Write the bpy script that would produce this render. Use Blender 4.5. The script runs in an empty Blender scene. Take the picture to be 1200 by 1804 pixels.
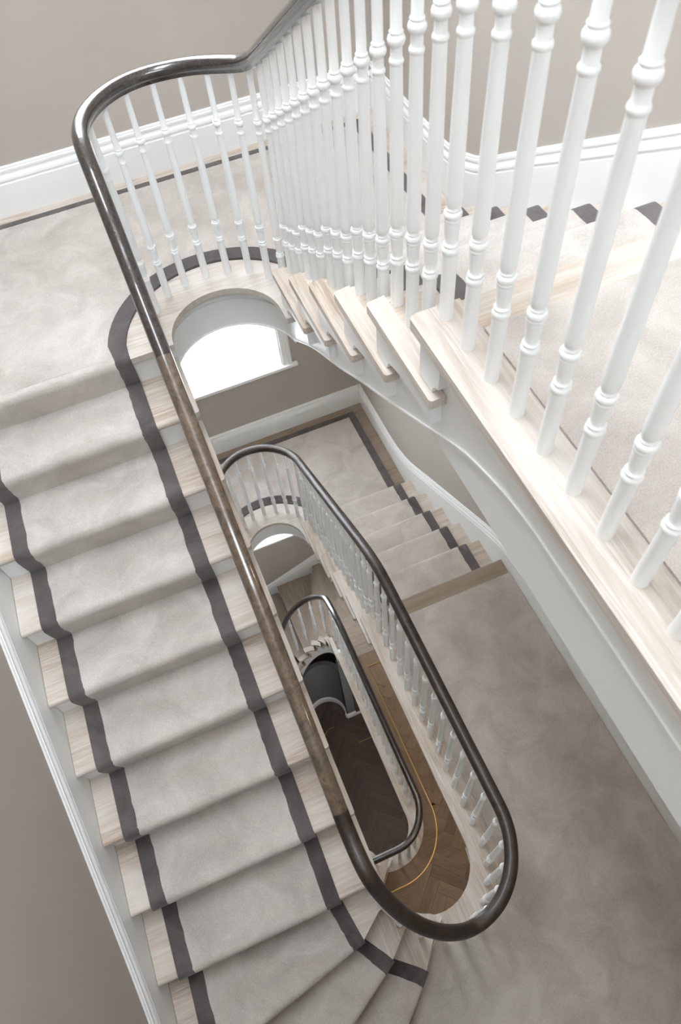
import bpy, bmesh, math, random
from mathutils import Vector
random.seed(7)
D = bpy.data
S = bpy.context.scene
COL = S.collection

# ------------------------------------------------------------------ camera
cam = D.cameras.new('camera'); cam_o = D.objects.new('camera', cam); COL.objects.link(cam_o)
cam_o.location = (0.0065, -1.1549, 1.1671)
cam_o.rotation_euler = (0.5667, 0.0706, -0.3917)
cam.sensor_fit = 'VERTICAL'; cam.sensor_height = 36.0; cam.lens = 1252.58 * 36.0 / 1804.0
cam.clip_start = 0.02; cam.clip_end = 60
cam.dof.use_dof = True; cam.dof.focus_distance = 3.0; cam.dof.aperture_fstop = 5.6
S.camera = cam_o

# ------------------------------------------------------------------ daylight, exposure
W = D.worlds.new('overcast_sky'); S.world = W; W.use_nodes = True
bg = W.node_tree.nodes['Background']
bg.inputs['Color'].default_value = (0.90, 0.95, 1.0, 1); bg.inputs['Strength'].default_value = 8.0
S.view_settings.view_transform = 'Standard'; S.view_settings.look = 'None'
S.view_settings.exposure = 1.14; S.view_settings.gamma = 1.0; S.view_settings.use_curve_mapping = False
S.cycles.use_denoising = True
S.cycles.max_bounces = 12; S.cycles.diffuse_bounces = 8; S.cycles.glossy_bounces = 4
S.cycles.transmission_bounces = 8; S.cycles.transparent_max_bounces = 16
S.cycles.sample_clamp_indirect = 8.0
S.cycles.caustics_reflective = False; S.cycles.caustics_refractive = False


def portal(name, loc, rot, sx, sy):
    l = D.lights.new(name, 'AREA'); l.shape = 'RECTANGLE'; l.size = sx; l.size_y = sy
    l.cycles.is_portal = True
    o = D.objects.new(name, l); COL.objects.link(o); o.location = loc; o.rotation_euler = rot
    return o


portal('roof_light_portal', (-0.28, 0.75, 4.52), (0, 0, 0), 1.28, 3.3)
portal('added_south_window_portal', (0.25, -2.93, 3.50), (math.radians(90), 0, 0), 2.3, 1.6)
portal('added_top_window_portal', (0.31, 3.42, 1.10), (math.radians(-90), 0, 0), 1.3, 1.9)
portal('window_portal', (0.31, 3.42, -2.35), (math.radians(-90), 0, 0), 1.3, 1.9)
portal('lower_window_portal', (0.31, 3.42, -5.15), (math.radians(-90), 0, 0), 1.3, 1.6)

# ------------------------------------------------------------------ geometry constants (metres)
R = 0.17                      # riser
GR = 0.273                    # going of the short flights
GL = 0.2687                   # going of the long flights
XW0, XW1 = 0.0617, 0.5654     # well edges
XC, RW = 0.3136, 0.2518       # centre line and radius of the well ends
XE, XWEST = 1.588, -0.970     # inner faces of the wall strings
FX = 0.612                    # face of the cut string
YNUP, YNLO = 2.650, 3.180     # inner faces of the north walls
YS = -2.70
FLOOR = 18 * R                # 3.06 floor to floor
SHIFT = 0.66                  # the flights step north from floor to floor

# ------------------------------------------------------------------ materials


def new_mat(name, rough=0.6, spec=0.35):
    m = D.materials.new(name); m.use_nodes = True
    nt = m.node_tree; b = nt.nodes['Principled BSDF']
    b.inputs['Roughness'].default_value = rough
    b.inputs['Specular IOR Level'].default_value = spec
    return m, nt, b


def tex_coord(nt, scale=(1, 1, 1), kind='Object', rot=(0, 0, 0)):
    tc = nt.nodes.new('ShaderNodeTexCoord'); mp = nt.nodes.new('ShaderNodeMapping')
    mp.inputs['Scale'].default_value = scale; mp.inputs['Rotation'].default_value = rot
    nt.links.new(tc.outputs[kind], mp.inputs['Vector'])
    return mp.outputs['Vector']


def noise(nt, vec, scale, detail=3, rough=0.55, dist=0.0):
    n = nt.nodes.new('ShaderNodeTexNoise')
    n.inputs['Scale'].default_value = scale; n.inputs['Detail'].default_value = detail
    n.inputs['Roughness'].default_value = rough; n.inputs['Distortion'].default_value = dist
    nt.links.new(vec, n.inputs['Vector'])
    return n.outputs['Fac']


def ramp(nt, fac, stops):
    r = nt.nodes.new('ShaderNodeValToRGB'); e = r.color_ramp.elements
    while len(e) < len(stops): e.new(0.5)
    for el, (p, c) in zip(e, stops):
        el.position = p; el.color = (*c, 1) if len(c) == 3 else c
    nt.links.new(fac, r.inputs['Fac'])
    return r.outputs['Color']


def mixc(nt, fac, a, b, mode='MIX'):
    m = nt.nodes.new('ShaderNodeMix'); m.data_type = 'RGBA'; m.blend_type = mode
    if isinstance(fac, float): m.inputs[0].default_value = fac
    else: nt.links.new(fac, m.inputs[0])
    for i, v in ((6, a), (7, b)):
        if isinstance(v, tuple): m.inputs[i].default_value = (*v, 1)
        else: nt.links.new(v, m.inputs[i])
    return m.outputs[2]


def bump(nt, b, h, strength, dist):
    n = nt.nodes.new('ShaderNodeBump')
    n.inputs['Strength'].default_value = strength; n.inputs['Distance'].default_value = dist
    nt.links.new(h, n.inputs['Height']); nt.links.new(n.outputs['Normal'], b.inputs['Normal'])


def plain(name, col, rough=0.5, spec=0.35, var=0.03):
    m, nt, b = new_mat(name, rough, spec)
    v = tex_coord(nt)
    n = noise(nt, v, 3.0, 2)
    c0 = tuple(max(0, c * (1 - var)) for c in col); c1 = tuple(min(1, c * (1 + var)) for c in col)
    nt.links.new(ramp(nt, n, [(0.3, c0), (0.7, c1)]), b.inputs['Base Color'])
    return m


def carpet_mat(name, dark, light, contrast=1.0):
    m, nt, b = new_mat(name, 0.95, 0.05)
    v = tex_coord(nt)
    brushed = noise(nt, v, 4.6, 5, 0.62, 0.7)          # pile brushed this way and that
    tuft = noise(nt, v, 300.0, 2, 0.7)
    c = ramp(nt, brushed, [(0.30, dark), (0.66, light)])
    c2 = mixc(nt, 0.34 * contrast, c, ramp(nt, tuft, [(0.25, tuple(x * 0.45 for x in dark)), (0.8, tuple(min(1, x * 1.25) for x in light))]))
    nt.links.new(c2, b.inputs['Base Color'])
    b.inputs['Sheen Weight'].default_value = 0.25; b.inputs['Sheen Roughness'].default_value = 0.6
    mid = noise(nt, v, 60.0, 2, 0.7)
    add = nt.nodes.new('ShaderNodeMath'); add.operation = 'ADD'
    nt.links.new(tuft, add.inputs[0]); nt.links.new(mid, add.inputs[1])
    bump(nt, b, add.outputs[0], 0.55, 0.004)
    return m


def oak_mat(name, axis, dark, light, lime, rough=0.55):
    """limed oak: grain runs along the given object axis"""
    m, nt, b = new_mat(name, rough, 0.3)
    s = [24.0, 24.0, 24.0]; s[axis] = 2.4
    v = tex_coord(nt, tuple(s))
    g = noise(nt, v, 1.0, 5, 0.62, 1.5)
    s2 = [90.0, 90.0, 90.0]; s2[axis] = 3.0
    v2 = tex_coord(nt, tuple(s2))
    g2 = noise(nt, v2, 1.0, 3, 0.7, 1.1)
    s3 = [5.0, 5.0, 5.0]; s3[axis] = 1.5
    patch = noise(nt, tex_coord(nt, tuple(s3)), 1.0, 2)
    c = ramp(nt, g, [(0.30, dark), (0.62, light)])
    c = mixc(nt, ramp(nt, patch, [(0.4, (0, 0, 0)), (0.75, (0.75, 0.75, 0.75))]), c, lime)
    c = mixc(nt, ramp(nt, g2, [(0.47, (0, 0, 0)), (0.70, (0.62, 0.62, 0.62))]), c, lime)
    nt.links.new(c, b.inputs['Base Color'])
    bump(nt, b, g2, 0.12, 0.002)
    return m


def rail_mat(name, dark, light, rough=0.30):
    m, nt, b = new_mat(name, rough, 0.5)
    g = noise(nt, tex_coord(nt, (14, 14, 14)), 1.0, 5, 0.65, 1.2)
    f = noise(nt, tex_coord(nt, (120, 40, 120)), 1.0, 2, 0.6)
    c = ramp(nt, g, [(0.35, dark), (0.70, light)])
    c = mixc(nt, ramp(nt, f, [(0.5, (0, 0, 0)), (0.75, (0.5, 0.5, 0.5))]), c, tuple(x * 0.45 for x in dark))
    nt.links.new(c, b.inputs['Base Color'])
    b.inputs['Coat Weight'].default_value = 0.5; b.inputs['Coat Roughness'].default_value = 0.12
    return m


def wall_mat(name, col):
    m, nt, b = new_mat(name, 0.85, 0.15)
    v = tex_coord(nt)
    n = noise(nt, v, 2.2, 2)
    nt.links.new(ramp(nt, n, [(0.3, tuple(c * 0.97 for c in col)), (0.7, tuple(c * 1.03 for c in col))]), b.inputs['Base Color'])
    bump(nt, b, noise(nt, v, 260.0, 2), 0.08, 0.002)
    return m


def emit_mat(name, col, strength):
    m = D.materials.new(name); m.use_nodes = True
    nt = m.node_tree; nt.nodes.clear()
    e = nt.nodes.new('ShaderNodeEmission'); o = nt.nodes.new('ShaderNodeOutputMaterial')
    e.inputs['Color'].default_value = (*col, 1); e.inputs['Strength'].default_value = strength
    nt.links.new(e.outputs[0], o.inputs[0])
    return m


def glass_mat(name):
    m = D.materials.new(name); m.use_nodes = True
    nt = m.node_tree; nt.nodes.clear()
    o = nt.nodes.new('ShaderNodeOutputMaterial'); x = nt.nodes.new('ShaderNodeMixShader')
    t = nt.nodes.new('ShaderNodeBsdfTransparent'); g = nt.nodes.new('ShaderNodeBsdfGlossy')
    t.inputs[0].default_value = (0.97, 0.98, 0.98, 1); g.inputs['Roughness'].default_value = 0.02
    x.inputs[0].default_value = 0.05; nt.links.new(t.outputs[0], x.inputs[1]); nt.links.new(g.outputs[0], x.inputs[2])
    nt.links.new(x.outputs[0], o.inputs[0])
    return m


def sheer_mat(name):
    m = D.materials.new(name); m.use_nodes = True
    nt = m.node_tree; nt.nodes.clear()
    o = nt.nodes.new('ShaderNodeOutputMaterial')
    d = nt.nodes.new('ShaderNodeBsdfDiffuse'); t = nt.nodes.new('ShaderNodeBsdfTranslucent'); x = nt.nodes.new('ShaderNodeMixShader')
    w = noise(nt, tex_coord(nt, (400, 400, 400)), 1.0, 1)
    c = ramp(nt, w, [(0.3, (0.86, 0.85, 0.83)), (0.7, (0.93, 0.92, 0.90))])
    nt.links.new(c, d.inputs[0]); nt.links.new(c, t.inputs[0]); x.inputs[0].default_value = 0.65
    nt.links.new(d.outputs[0], x.inputs[1]); nt.links.new(t.outputs[0], x.inputs[2]); nt.links.new(x.outputs[0], o.inputs[0])
    return m


M_WHITE = plain('white_satin_paint', (0.86, 0.875, 0.885), 0.35, 0.4, 0.01)
M_WALL = wall_mat('taupe_wall_paint', (0.465, 0.432, 0.398))
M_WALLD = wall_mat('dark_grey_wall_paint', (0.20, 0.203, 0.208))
M_CEIL = wall_mat('white_ceiling_paint', (0.80, 0.79, 0.77))
M_CARPET = carpet_mat('taupe_velvet_carpet', (0.40, 0.362, 0.336), (0.66, 0.617, 0.585))
M_BORDER = carpet_mat('charcoal_carpet_border', (0.050, 0.043, 0.044), (0.155, 0.136, 0.135), 0.8)
OAK_D, OAK_L, OAK_W = (0.37, 0.285, 0.222), (0.54, 0.455, 0.382), (0.72, 0.695, 0.66)
M_OAKX = oak_mat('limed_oak_grain_across', 0, OAK_D, OAK_L, OAK_W)
M_OAKY = oak_mat('limed_oak_grain_along', 1, OAK_D, OAK_L, OAK_W)
BRN_D, BRN_L, BRN_W = (0.15, 0.095, 0.055), (0.24, 0.155, 0.095), (0.27, 0.195, 0.135)
M_BRNX = oak_mat('brown_oak_grain_across', 0, BRN_D, BRN_L, BRN_W)
M_BRNY = oak_mat('brown_oak_grain_along', 1, BRN_D, BRN_L, BRN_W)
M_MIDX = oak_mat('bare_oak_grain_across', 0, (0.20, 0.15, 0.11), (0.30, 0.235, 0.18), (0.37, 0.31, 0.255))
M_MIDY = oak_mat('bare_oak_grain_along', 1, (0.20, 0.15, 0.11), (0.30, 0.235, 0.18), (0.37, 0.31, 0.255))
M_PALEY = oak_mat('pale_limed_oak_grain_along', 1, (0.38, 0.315, 0.265), (0.545, 0.49, 0.44), (0.72, 0.70, 0.675))
M_PALEX = oak_mat('pale_limed_oak_grain_across', 0, (0.38, 0.315, 0.265), (0.545, 0.49, 0.44), (0.72, 0.70, 0.675))
M_DARKX = oak_mat('dark_oak_parquet', 0, (0.06, 0.042, 0.034), (0.11, 0.08, 0.065), (0.13, 0.10, 0.085))
M_RAIL_GREY = rail_mat('stained_oak_handrail_grey', (0.022, 0.018, 0.017), (0.055, 0.045, 0.039), 0.22)
M_RAIL_GREY.node_tree.nodes['Principled BSDF'].inputs['Coat Weight'].default_value = 0.8
M_RAIL_GREY.node_tree.nodes['Principled BSDF'].inputs['Coat Roughness'].default_value = 0.07
M_RAIL_BRN = rail_mat('stained_oak_handrail_brown', (0.085, 0.060, 0.042), (0.18, 0.132, 0.092), 0.22)
M_RAIL_BRN.node_tree.nodes['Principled BSDF'].inputs['Coat Weight'].default_value = 0.9
M_RAIL_BRN.node_tree.nodes['Principled BSDF'].inputs['Coat Roughness'].default_value = 0.06
M_RAIL_DK = rail_mat('stained_oak_handrail_dark', (0.016, 0.011, 0.009), (0.040, 0.028, 0.022))
M_RAIL_MD = rail_mat('stained_oak_handrail_matt', (0.020, 0.014, 0.011), (0.050, 0.036, 0.028), 0.48)
M_RAIL_MD.node_tree.nodes['Principled BSDF'].inputs['Coat Weight'].default_value = 0.12
M_BRASS = plain('brushed_brass', (0.50, 0.31, 0.11), 0.42, 0.5, 0.05)
M_BRASS.node_tree.nodes['Principled BSDF'].inputs['Metallic'].default_value = 1.0
M_GLASS = glass_mat('window_glass')
M_SHEER = sheer_mat('sheer_blind_cloth')
M_LAMP = emit_mat('added_lamp_glow', (1.0, 0.78, 0.52), 25.0)  # glow of the added fill lamps

# ------------------------------------------------------------------ object helpers
HOME = {}


def tag(o, label=None, cat=None, group=None, kind=None):
    if label: o['label'] = label
    if cat: o['category'] = cat
    if group: o['group'] = group
    if kind: o['kind'] = kind
    return o


def thing(name, loc, label, cat, group=None):
    o = D.objects.new(name, None); COL.objects.link(o); o.location = loc
    o.empty_display_size = 0.1; HOME[o] = Vector(loc)
    return tag(o, label, cat, group)


def structure(name, loc):
    o = D.objects.new(name, None); COL.objects.link(o); o.location = loc
    o.empty_display_size = 0.1; HOME[o] = Vector(loc)
    o['kind'] = 'structure'
    return o


def put(name, geo, mat, parent=None, smooth=None, home=None):
    """one mesh object from (verts, faces) in world coordinates"""
    v, f = geo
    org = HOME.get(parent, Vector((0, 0, 0))) if parent else (Vector(home) if home else Vector((0, 0, 0)))
    me = D.meshes.new(name)
    me.from_pydata([tuple(Vector(p) - org) for p in v], [], f)
    bm = bmesh.new(); bm.from_mesh(me)
    bmesh.ops.remove_doubles(bm, verts=bm.verts, dist=1e-5)
    bmesh.ops.recalc_face_normals(bm, faces=bm.faces)
    bm.to_mesh(me); bm.free()
    me.materials.append(mat)
    if smooth is not None:
        me.polygons.foreach_set('use_smooth', [True] * len(me.polygons))
        me.set_sharp_from_angle(angle=math.radians(smooth))
    o = D.objects.new(name, me); COL.objects.link(o)
    if parent: o.parent = parent; HOME[o] = org
    else: o.location = org; HOME[o] = org
    return o


def join(*geos):
    V, F = [], []
    for v, f in geos:
        n = len(V); V += list(v); F += [tuple(i + n for i in x) for x in f]
    return V, F


def box(x0, x1, y0, y1, z0, z1):
    v = [(x, y, z) for z in (z0, z1) for y in (y0, y1) for x in (x0, x1)]
    return v, [(0, 2, 3, 1), (4, 5, 7, 6), (0, 1, 5, 4), (2, 6, 7, 3), (0, 4, 6, 2), (1, 3, 7, 5)]


def slab(poly, z0, z1):
    """extrude an xy polygon between two heights"""
    n = len(poly)
    v = [(x, y, z0) for x, y in poly] + [(x, y, z1) for x, y in poly]
    f = [tuple(range(n))[::-1], tuple(range(n, 2 * n))]
    f += [(i, (i + 1) % n, n + (i + 1) % n, n + i) for i in range(n)]
    return v, f


def plate_x(poly, x0, x1):
    """extrude a yz polygon along x"""
    n = len(poly)
    v = [(x0, y, z) for y, z in poly] + [(x1, y, z) for y, z in poly]
    f = [tuple(range(n)), tuple(range(n, 2 * n))[::-1]]
    f += [(i, (i + 1) % n, n + (i + 1) % n, n + i) for i in range(n)]
    return v, f


def plate_y(poly, y0, y1):
    n = len(poly)
    v = [(x, y0, z) for x, z in poly] + [(x, y1, z) for x, z in poly]
    f = [tuple(range(n)), tuple(range(n, 2 * n))[::-1]]
    f += [(i, (i + 1) % n, n + (i + 1) % n, n + i) for i in range(n)]
    return v, f


def arc(cx, cy, rx, a0, a1, n=24, ry=None):
    ry = rx if ry is None else ry
    return [(cx + rx * math.cos(math.radians(a0 + (a1 - a0) * i / n)), cy + ry * math.sin(math.radians(a0 + (a1 - a0) * i / n))) for i in range(n + 1)]


def ring_wall(pts_in, pts_out, z0, z1):
    """a band between two open xy polylines of equal length (z0, z1 may be lists)"""
    n = len(pts_in)
    z0 = z0 if isinstance(z0, list) else [z0] * n
    z1 = z1 if isinstance(z1, list) else [z1] * n
    v = []
    for (a, b, c, d) in zip(pts_in, pts_out, z0, z1):
        v += [(a[0], a[1], c), (a[0], a[1], d), (b[0], b[1], d), (b[0], b[1], c)]
    f = []
    for i in range(n - 1):
        for k in range(4):
            f.append((4 * i + k, 4 * i + (k + 1) % 4, 4 * i + 4 + (k + 1) % 4, 4 * i + 4 + k))
    f += [(0, 1, 2, 3), tuple(4 * (n - 1) + k for k in (3, 2, 1, 0))]
    return v, f


def sweep(path, prof, upright=False, cap=True):
    """profile (side, up) swept along a 3D path"""
    P = [Vector(p) for p in path]; n = len(P); m = len(prof); v = []
    for i, p in enumerate(P):
        t = (P[min(i + 1, n - 1)] - P[max(i - 1, 0)]).normalized()
        s = Vector((t.y, -t.x, 0)).normalized()
        u = Vector((0, 0, 1)) if upright else s.cross(t).normalized()
        k = 1.0
        if 0 < i < n - 1:
            a = (P[i] - P[i - 1]); b = (P[i + 1] - P[i]); a.z = b.z = 0
            if a.length > 1e-6 and b.length > 1e-6:
                c = math.cos(a.angle(b) / 2)
                k = 1 / max(c, 0.5)
        v += [tuple(p + s * (q[0] * k) + u * q[1]) for q in prof]
    f = []
    for i in range(n - 1):
        for j in range(m):
            f.append((i * m + j, i * m + (j + 1) % m, (i + 1) * m + (j + 1) % m, (i + 1) * m + j))
    if cap: f += [tuple(range(m))[::-1], tuple(range((n - 1) * m, n * m))]
    return v, f


def lathe(prof, seg=16):
    v = []; n = len(prof)
    for r, z in prof:
        v += [(r * math.cos(2 * math.pi * k / seg), r * math.sin(2 * math.pi * k / seg), z) for k in range(seg)]
    f = [(i * seg + k, i * seg + (k + 1) % seg, (i + 1) * seg + (k + 1) % seg, (i + 1) * seg + k) for i in range(n - 1) for k in range(seg)]
    f += [tuple(range(seg))[::-1], tuple(range((n - 1) * seg, n * seg))]
    return v, f


def smooth_path(pts, sub=6):
    """Catmull-Rom through 3D points"""
    P = [Vector(p) for p in pts]; out = []
    for i in range(len(P) - 1):
        a, b, c, d = P[max(i - 1, 0)], P[i], P[i + 1], P[min(i + 2, len(P) - 1)]
        for k in range(sub):
            t = k / sub
            out.append(tuple(0.5 * ((2 * b) + (c - a) * t + (2 * a - 5 * b + 4 * c - d) * t * t + (3 * b - a - 3 * c + d) * t ** 3)))
    out.append(tuple(P[-1]))
    return out


# ------------------------------------------------------------------ balusters and handrails
BAL = {}


def baluster_mesh(L, b1):
    key = (round(L, 3), round(b1, 3))
    if key in BAL: return BAL[key]
    b2 = b1 + 0.076; c = L - 0.19
    def bead(r, z, h, base, n=6):
        return [(base + (r - base) * math.sin(math.pi * t / n) ** .7, z - h / 2 + h * t / n) for t in range(n + 1)]
    p = [(.0168, -.004), (.0164, b1 - .020)] + bead(.0190, b1 - .011, .016, .0165) + bead(.0172, b1 + .003, .008, .0150) + [(.0134, b1 + .010)]
    p += [(.0146, b1 + .024), (.0160, b1 + .042), (.0168, b1 + .056)] + bead(.0178, b2 - .0135, .007, .0168, 4) + bead(.0194, b2 - .002, .014, .0172) + [(.0146, b2 + .006)]
    p += bead(.0158, b2 + .010, .006, .0142, 4) + [(.0136, b2 + .016), (.0152, b2 + .020), (.0164, b2 + .028), (.0167, b2 + .040)]
    p += [(.0155, (b2 + c) / 2), (.0133, c - .047)] + bead(.0156, c - .040, .012, .0134) + [(.0124, c - .032), (.0121, c - .014)]
    p += bead(.0184, c - .001, .022, .0126, 8) + bead(.0150, c + .013, .006, .0132, 4) + [(.0120, c + .018), (.0116, c + .07), (.0112, L)]
    v, f = lathe(p, 16)
    me = D.meshes.new('baluster'); me.from_pydata(v, [], f); me.materials.append(M_WHITE)
    me.polygons.foreach_set('use_smooth', [True] * len(me.polygons))
    me.set_sharp_from_angle(angle=math.radians(33))
    BAL[key] = me
    return me


def baluster(parent, x, y, z, L, b1=.195):
    o = D.objects.new('baluster', baluster_mesh(L, b1)); COL.objects.link(o)
    o.parent = parent; o.location = Vector((x, y, z)) - HOME[parent]
    return o


RAIL = [(-.0165, -.026), (-.0185, -.015), (-.0205, -.010), (-.0265, -.006), (-.0290, .002), (-.0275, .013), (-.0215, .022), (-.0115, .0275), (0, .0290),
        (.0115, .0275), (.0215, .022), (.0275, .013), (.0290, .002), (.0265, -.006), (.0205, -.010), (.0185, -.015), (.0165, -.026)]
RAIL_B = -.026

# ------------------------------------------------------------------ carpets


def runner(name, label, cols, edge, group=None, prev=None):
    """carpet stair runner. cols: list of (z, [A,B,C,D] xy on the nosing line, forward xy); A-B and C-D are the dark borders"""
    z0, p0, f0 = cols[0]
    home = (p0[1][0], p0[1][1], z0)
    root = thing(name, home, label, 'carpet', group)
    TH = .012

    def rows(th):
        out = []
        for k, (z, pts, fw) in enumerate(cols):
            f = Vector((fw[0], fw[1], 0)).normalized()
            fr = [Vector((x, y, z)) for x, y in pts]
            if k == 0 and prev: back = [Vector((x, y, z)) - f * .014 for x, y in prev]
            elif k == 0: back = [p - f * .03 for p in fr]
            else:
                pz, pp, pf = cols[k - 1]
                g = Vector((pf[0], pf[1], 0)).normalized()
                back = [Vector((x, y, z)) - g * .014 for x, y in pp]
            N = 8
            for i in range(N):
                t = i / N
                out.append([b.lerp(a - f * .026, t) + Vector((0, 0, th)) for a, b in zip(fr, back)])
            e = th - TH
            for dy, dz in ((-.016, TH - .0005), (-.006, .0095), (.003, .004), (.0095, -.005), (.0125, -.017), (.0115, -.030), (.008, -.048), (.003, -.072), (-.004, -.105), (-.013, -.14)):
                if k == len(cols) - 1 and dz < -.13: dz = -.158
                q = [a + f * (dy + (e if dy > -.0059 else 0)) + Vector((0, 0, dz + (e if dz > 0 else 0))) for a in fr]
                out.append(q)
        return out
    top = rows(TH); low = rows(.0)
    rnd = random.Random(len(cols) * 31 + int(home[2] * 100))
    for r in top:
        for c in (1, 2):
            r[c] = r[c] + (r[2] - r[1]).normalized() * rnd.uniform(-.0028, .0028)

    def strip(c0, c1, wall):
        V, F = [], []
        for a, b in zip(top, low):
            row = []
            if wall == c0: row.append(b[c0])
            row += [a[c0], a[c1]]
            if wall == c1: row.append(b[c1])
            V += [tuple(p) for p in row]
        w = len(V) // len(top)
        for i in range(len(top) - 1):
            for j in range(w - 1):
                F.append((i * w + j, i * w + j + 1, (i + 1) * w + j + 1, (i + 1) * w + j))
        return V, F
    put('carpet_field', strip(1, 2, None), M_CARPET, root, 40)
    put('carpet_border', strip(0, 1, 0), M_BORDER, root, 40)
    put('carpet_border', strip(2, 3, 3), M_BORDER, root, 40)
    return root


def wob(pts, amp, seed, keep_ends=True):
    r = random.Random(seed); out = []
    for i in range(len(pts) - 1):
        (x0, y0), (x1, y1) = pts[i], pts[i + 1]
        n = max(1, int(math.hypot(x1 - x0, y1 - y0) / .03))
        for k in range(n):
            t = k / n; a = amp if not (k == 0) else 0
            out.append((x0 + (x1 - x0) * t + r.uniform(-a, a), y0 + (y1 - y0) * t + r.uniform(-a, a)))
    out.append(pts[-1])
    return out


# ------------------------------------------------------------------ the short flight (half landing up to a floor)


def bullnose(yf, yb, z, th=.03, s=1):
    """tread section in (y, z), nosing at yf pointing in direction s"""
    pts = [(yb, z - th), (yb, z)]
    for a in (90, 65, 40, 15, -15, -40, -65, -90):
        pts.append((yf - s * .014 + s * .014 * math.cos(math.radians(a)), z - th / 2 + th / 2 * math.sin(math.radians(a))))
    return pts


STRING_LOW = [(1.385, -1.284), (1.248, -1.187), (1.003, -1.014), (0.703, -0.843), (0.455, -0.688), (0.269, -0.579), (-0.002, -0.415), (-0.163, -0.314), (-0.258, -0.262), (-0.365, -0.223), (-0.456, -0.199), (-0.547, -0.187)]


def short_flight(zt, y0, label, carpet_label, south_end):
    """treads rise southwards from the half landing to the floor at height zt, whose nosing is at y0"""
    root = thing('stair_flight', (.6, y0 + 5 * GR, zt - 6 * R), label, 'stairs')
    for i in range(1, 6):
        yf, z = y0 + i * GR, zt - i * R
        yb = y0 + (i - 1) * GR - .03
        put('tread', plate_x(bullnose(yf, yb, z), XW1 + .058, XE), M_OAKX, root, 40)
        ret = [(XW1 + .006, yf - .006), (XW1, yf - .014), (XW1, yb - .092), (XW1 + .006, yb - .099), (FX - .001, yb - .099), (FX - .001, yb), (XW1 + .058, yb), (XW1 + .058, yf)]
        put('return_nosing', slab(ret, z - .03, z), M_OAKY, root)
        put('riser', box(FX + .03, XE, yf - .05, yf - .032, z - R, z - .03), M_WHITE, root)
        # scrolled bracket under the return nosing
        a = yf - .034
        br = [(a, z - .03), (a, z - .166), (a - .070, z - .166)]
        br += [(a - .100 + .030 * math.cos(t), z - .166 + .034 * math.sin(t)) for t in [q * math.pi / 2 / 6 for q in range(1, 7)]]
        br += [(a - .13, z - .122), (a - .19, z - .112), (a - .27, z - .108), (a - .310, z - .112), (yb - .078, z - .118), (yb - .074, z - .03)]
        put('bracket', plate_x(br, FX - .029, FX + .001), M_WHITE, root)
    put('riser', box(FX + .03, XE, y0 - .05, y0 - .032, zt - R, zt - .03), M_WHITE, root)
    # the floor's own first bracket
    a = y0 - .034
    br = [(a, zt - .03), (a, zt - .166), (a - .070, zt - .166)]
    br += [(a - .100 + .030 * math.cos(t), zt - .166 + .034 * math.sin(t)) for t in [q * math.pi / 2 / 6 for q in range(1, 7)]]
    br += [(a - .104, zt - .03)]
    put('bracket', plate_x(br, FX - .029, FX + .001), M_WHITE, root)
    # cut string: saw-tooth top, swept lower edge running on along the floor edge
    up = [(y0 + 1.335, zt - 1.05)]
    for i in range(5, 0, -1):
        up += [(y0 + i * GR - .034, zt - i * R - .03), (y0 + (i - 1) * GR - .034, zt - i * R - .03)]
    up += [(y0 - .034, zt - .03), (y0 + south_end, zt - .03), (y0 + south_end, zt - .187)]
    low = [(y0 + y, zt + z) for y, z in STRING_LOW][::-1]
    V, F = [], []
    poly = up + low
    put('string', plate_x(poly, FX, FX + .03), M_WHITE, root)
    bead = smooth_path([(FX - .002, y, z + .004) for y, z in low] , 3)
    bead = [(FX - .002, y0 + south_end, zt - .183)] + bead
    put('string_bead', sweep(bead, [(-.003, -.003), (.003, -.003), (.0035, 0), (.003, .003), (-.003, .003)]), M_WHITE, root, 40)
    # plastered soffit
    sp = [(y0 + y, zt + z + .004) for y, z in STRING_LOW[:7]]
    V, F = [], []
    for y, z in sp: V += [(FX + .03, y, z), (XE, y, z), (XE, y, z + .02), (FX + .03, y, z + .02)]
    for i in range(len(sp) - 1):
        for k in range(4): F.append((4 * i + k, 4 * i + (k + 1) % 4, 4 * i + 4 + (k + 1) % 4, 4 * i + 4 + k))
    put('soffit', (V, F), M_CEIL, root)
    # carpet
    cols = [(zt, [(.762, y0), (.835, y0), (1.422, y0), (1.490, y0)], (0, 1))]
    cols = []
    for i in range(1, 6):
        y = y0 + i * GR
        cols.append((zt - i * R, [(.762, y), (.835, y), (1.422, y), (1.490, y)], (0, 1)))
    run = runner('stair_runner', carpet_label, cols, 'floor', prev=[(.762, y0), (.835, y0), (1.422, y0), (1.490, y0)])
    # carpet covering the top riser, under the floor's nosing
    put('carpet_field', box(.835, 1.422, y0 - .034, y0 - .022, zt - R + .011, zt - .031), M_CARPET, run)
    return root


# ------------------------------------------------------------------ the long flight (half landing down to the next floor)


def line_pts(p, xs):
    """extend polyline p (xy) westwards to the wall"""
    return p


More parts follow.
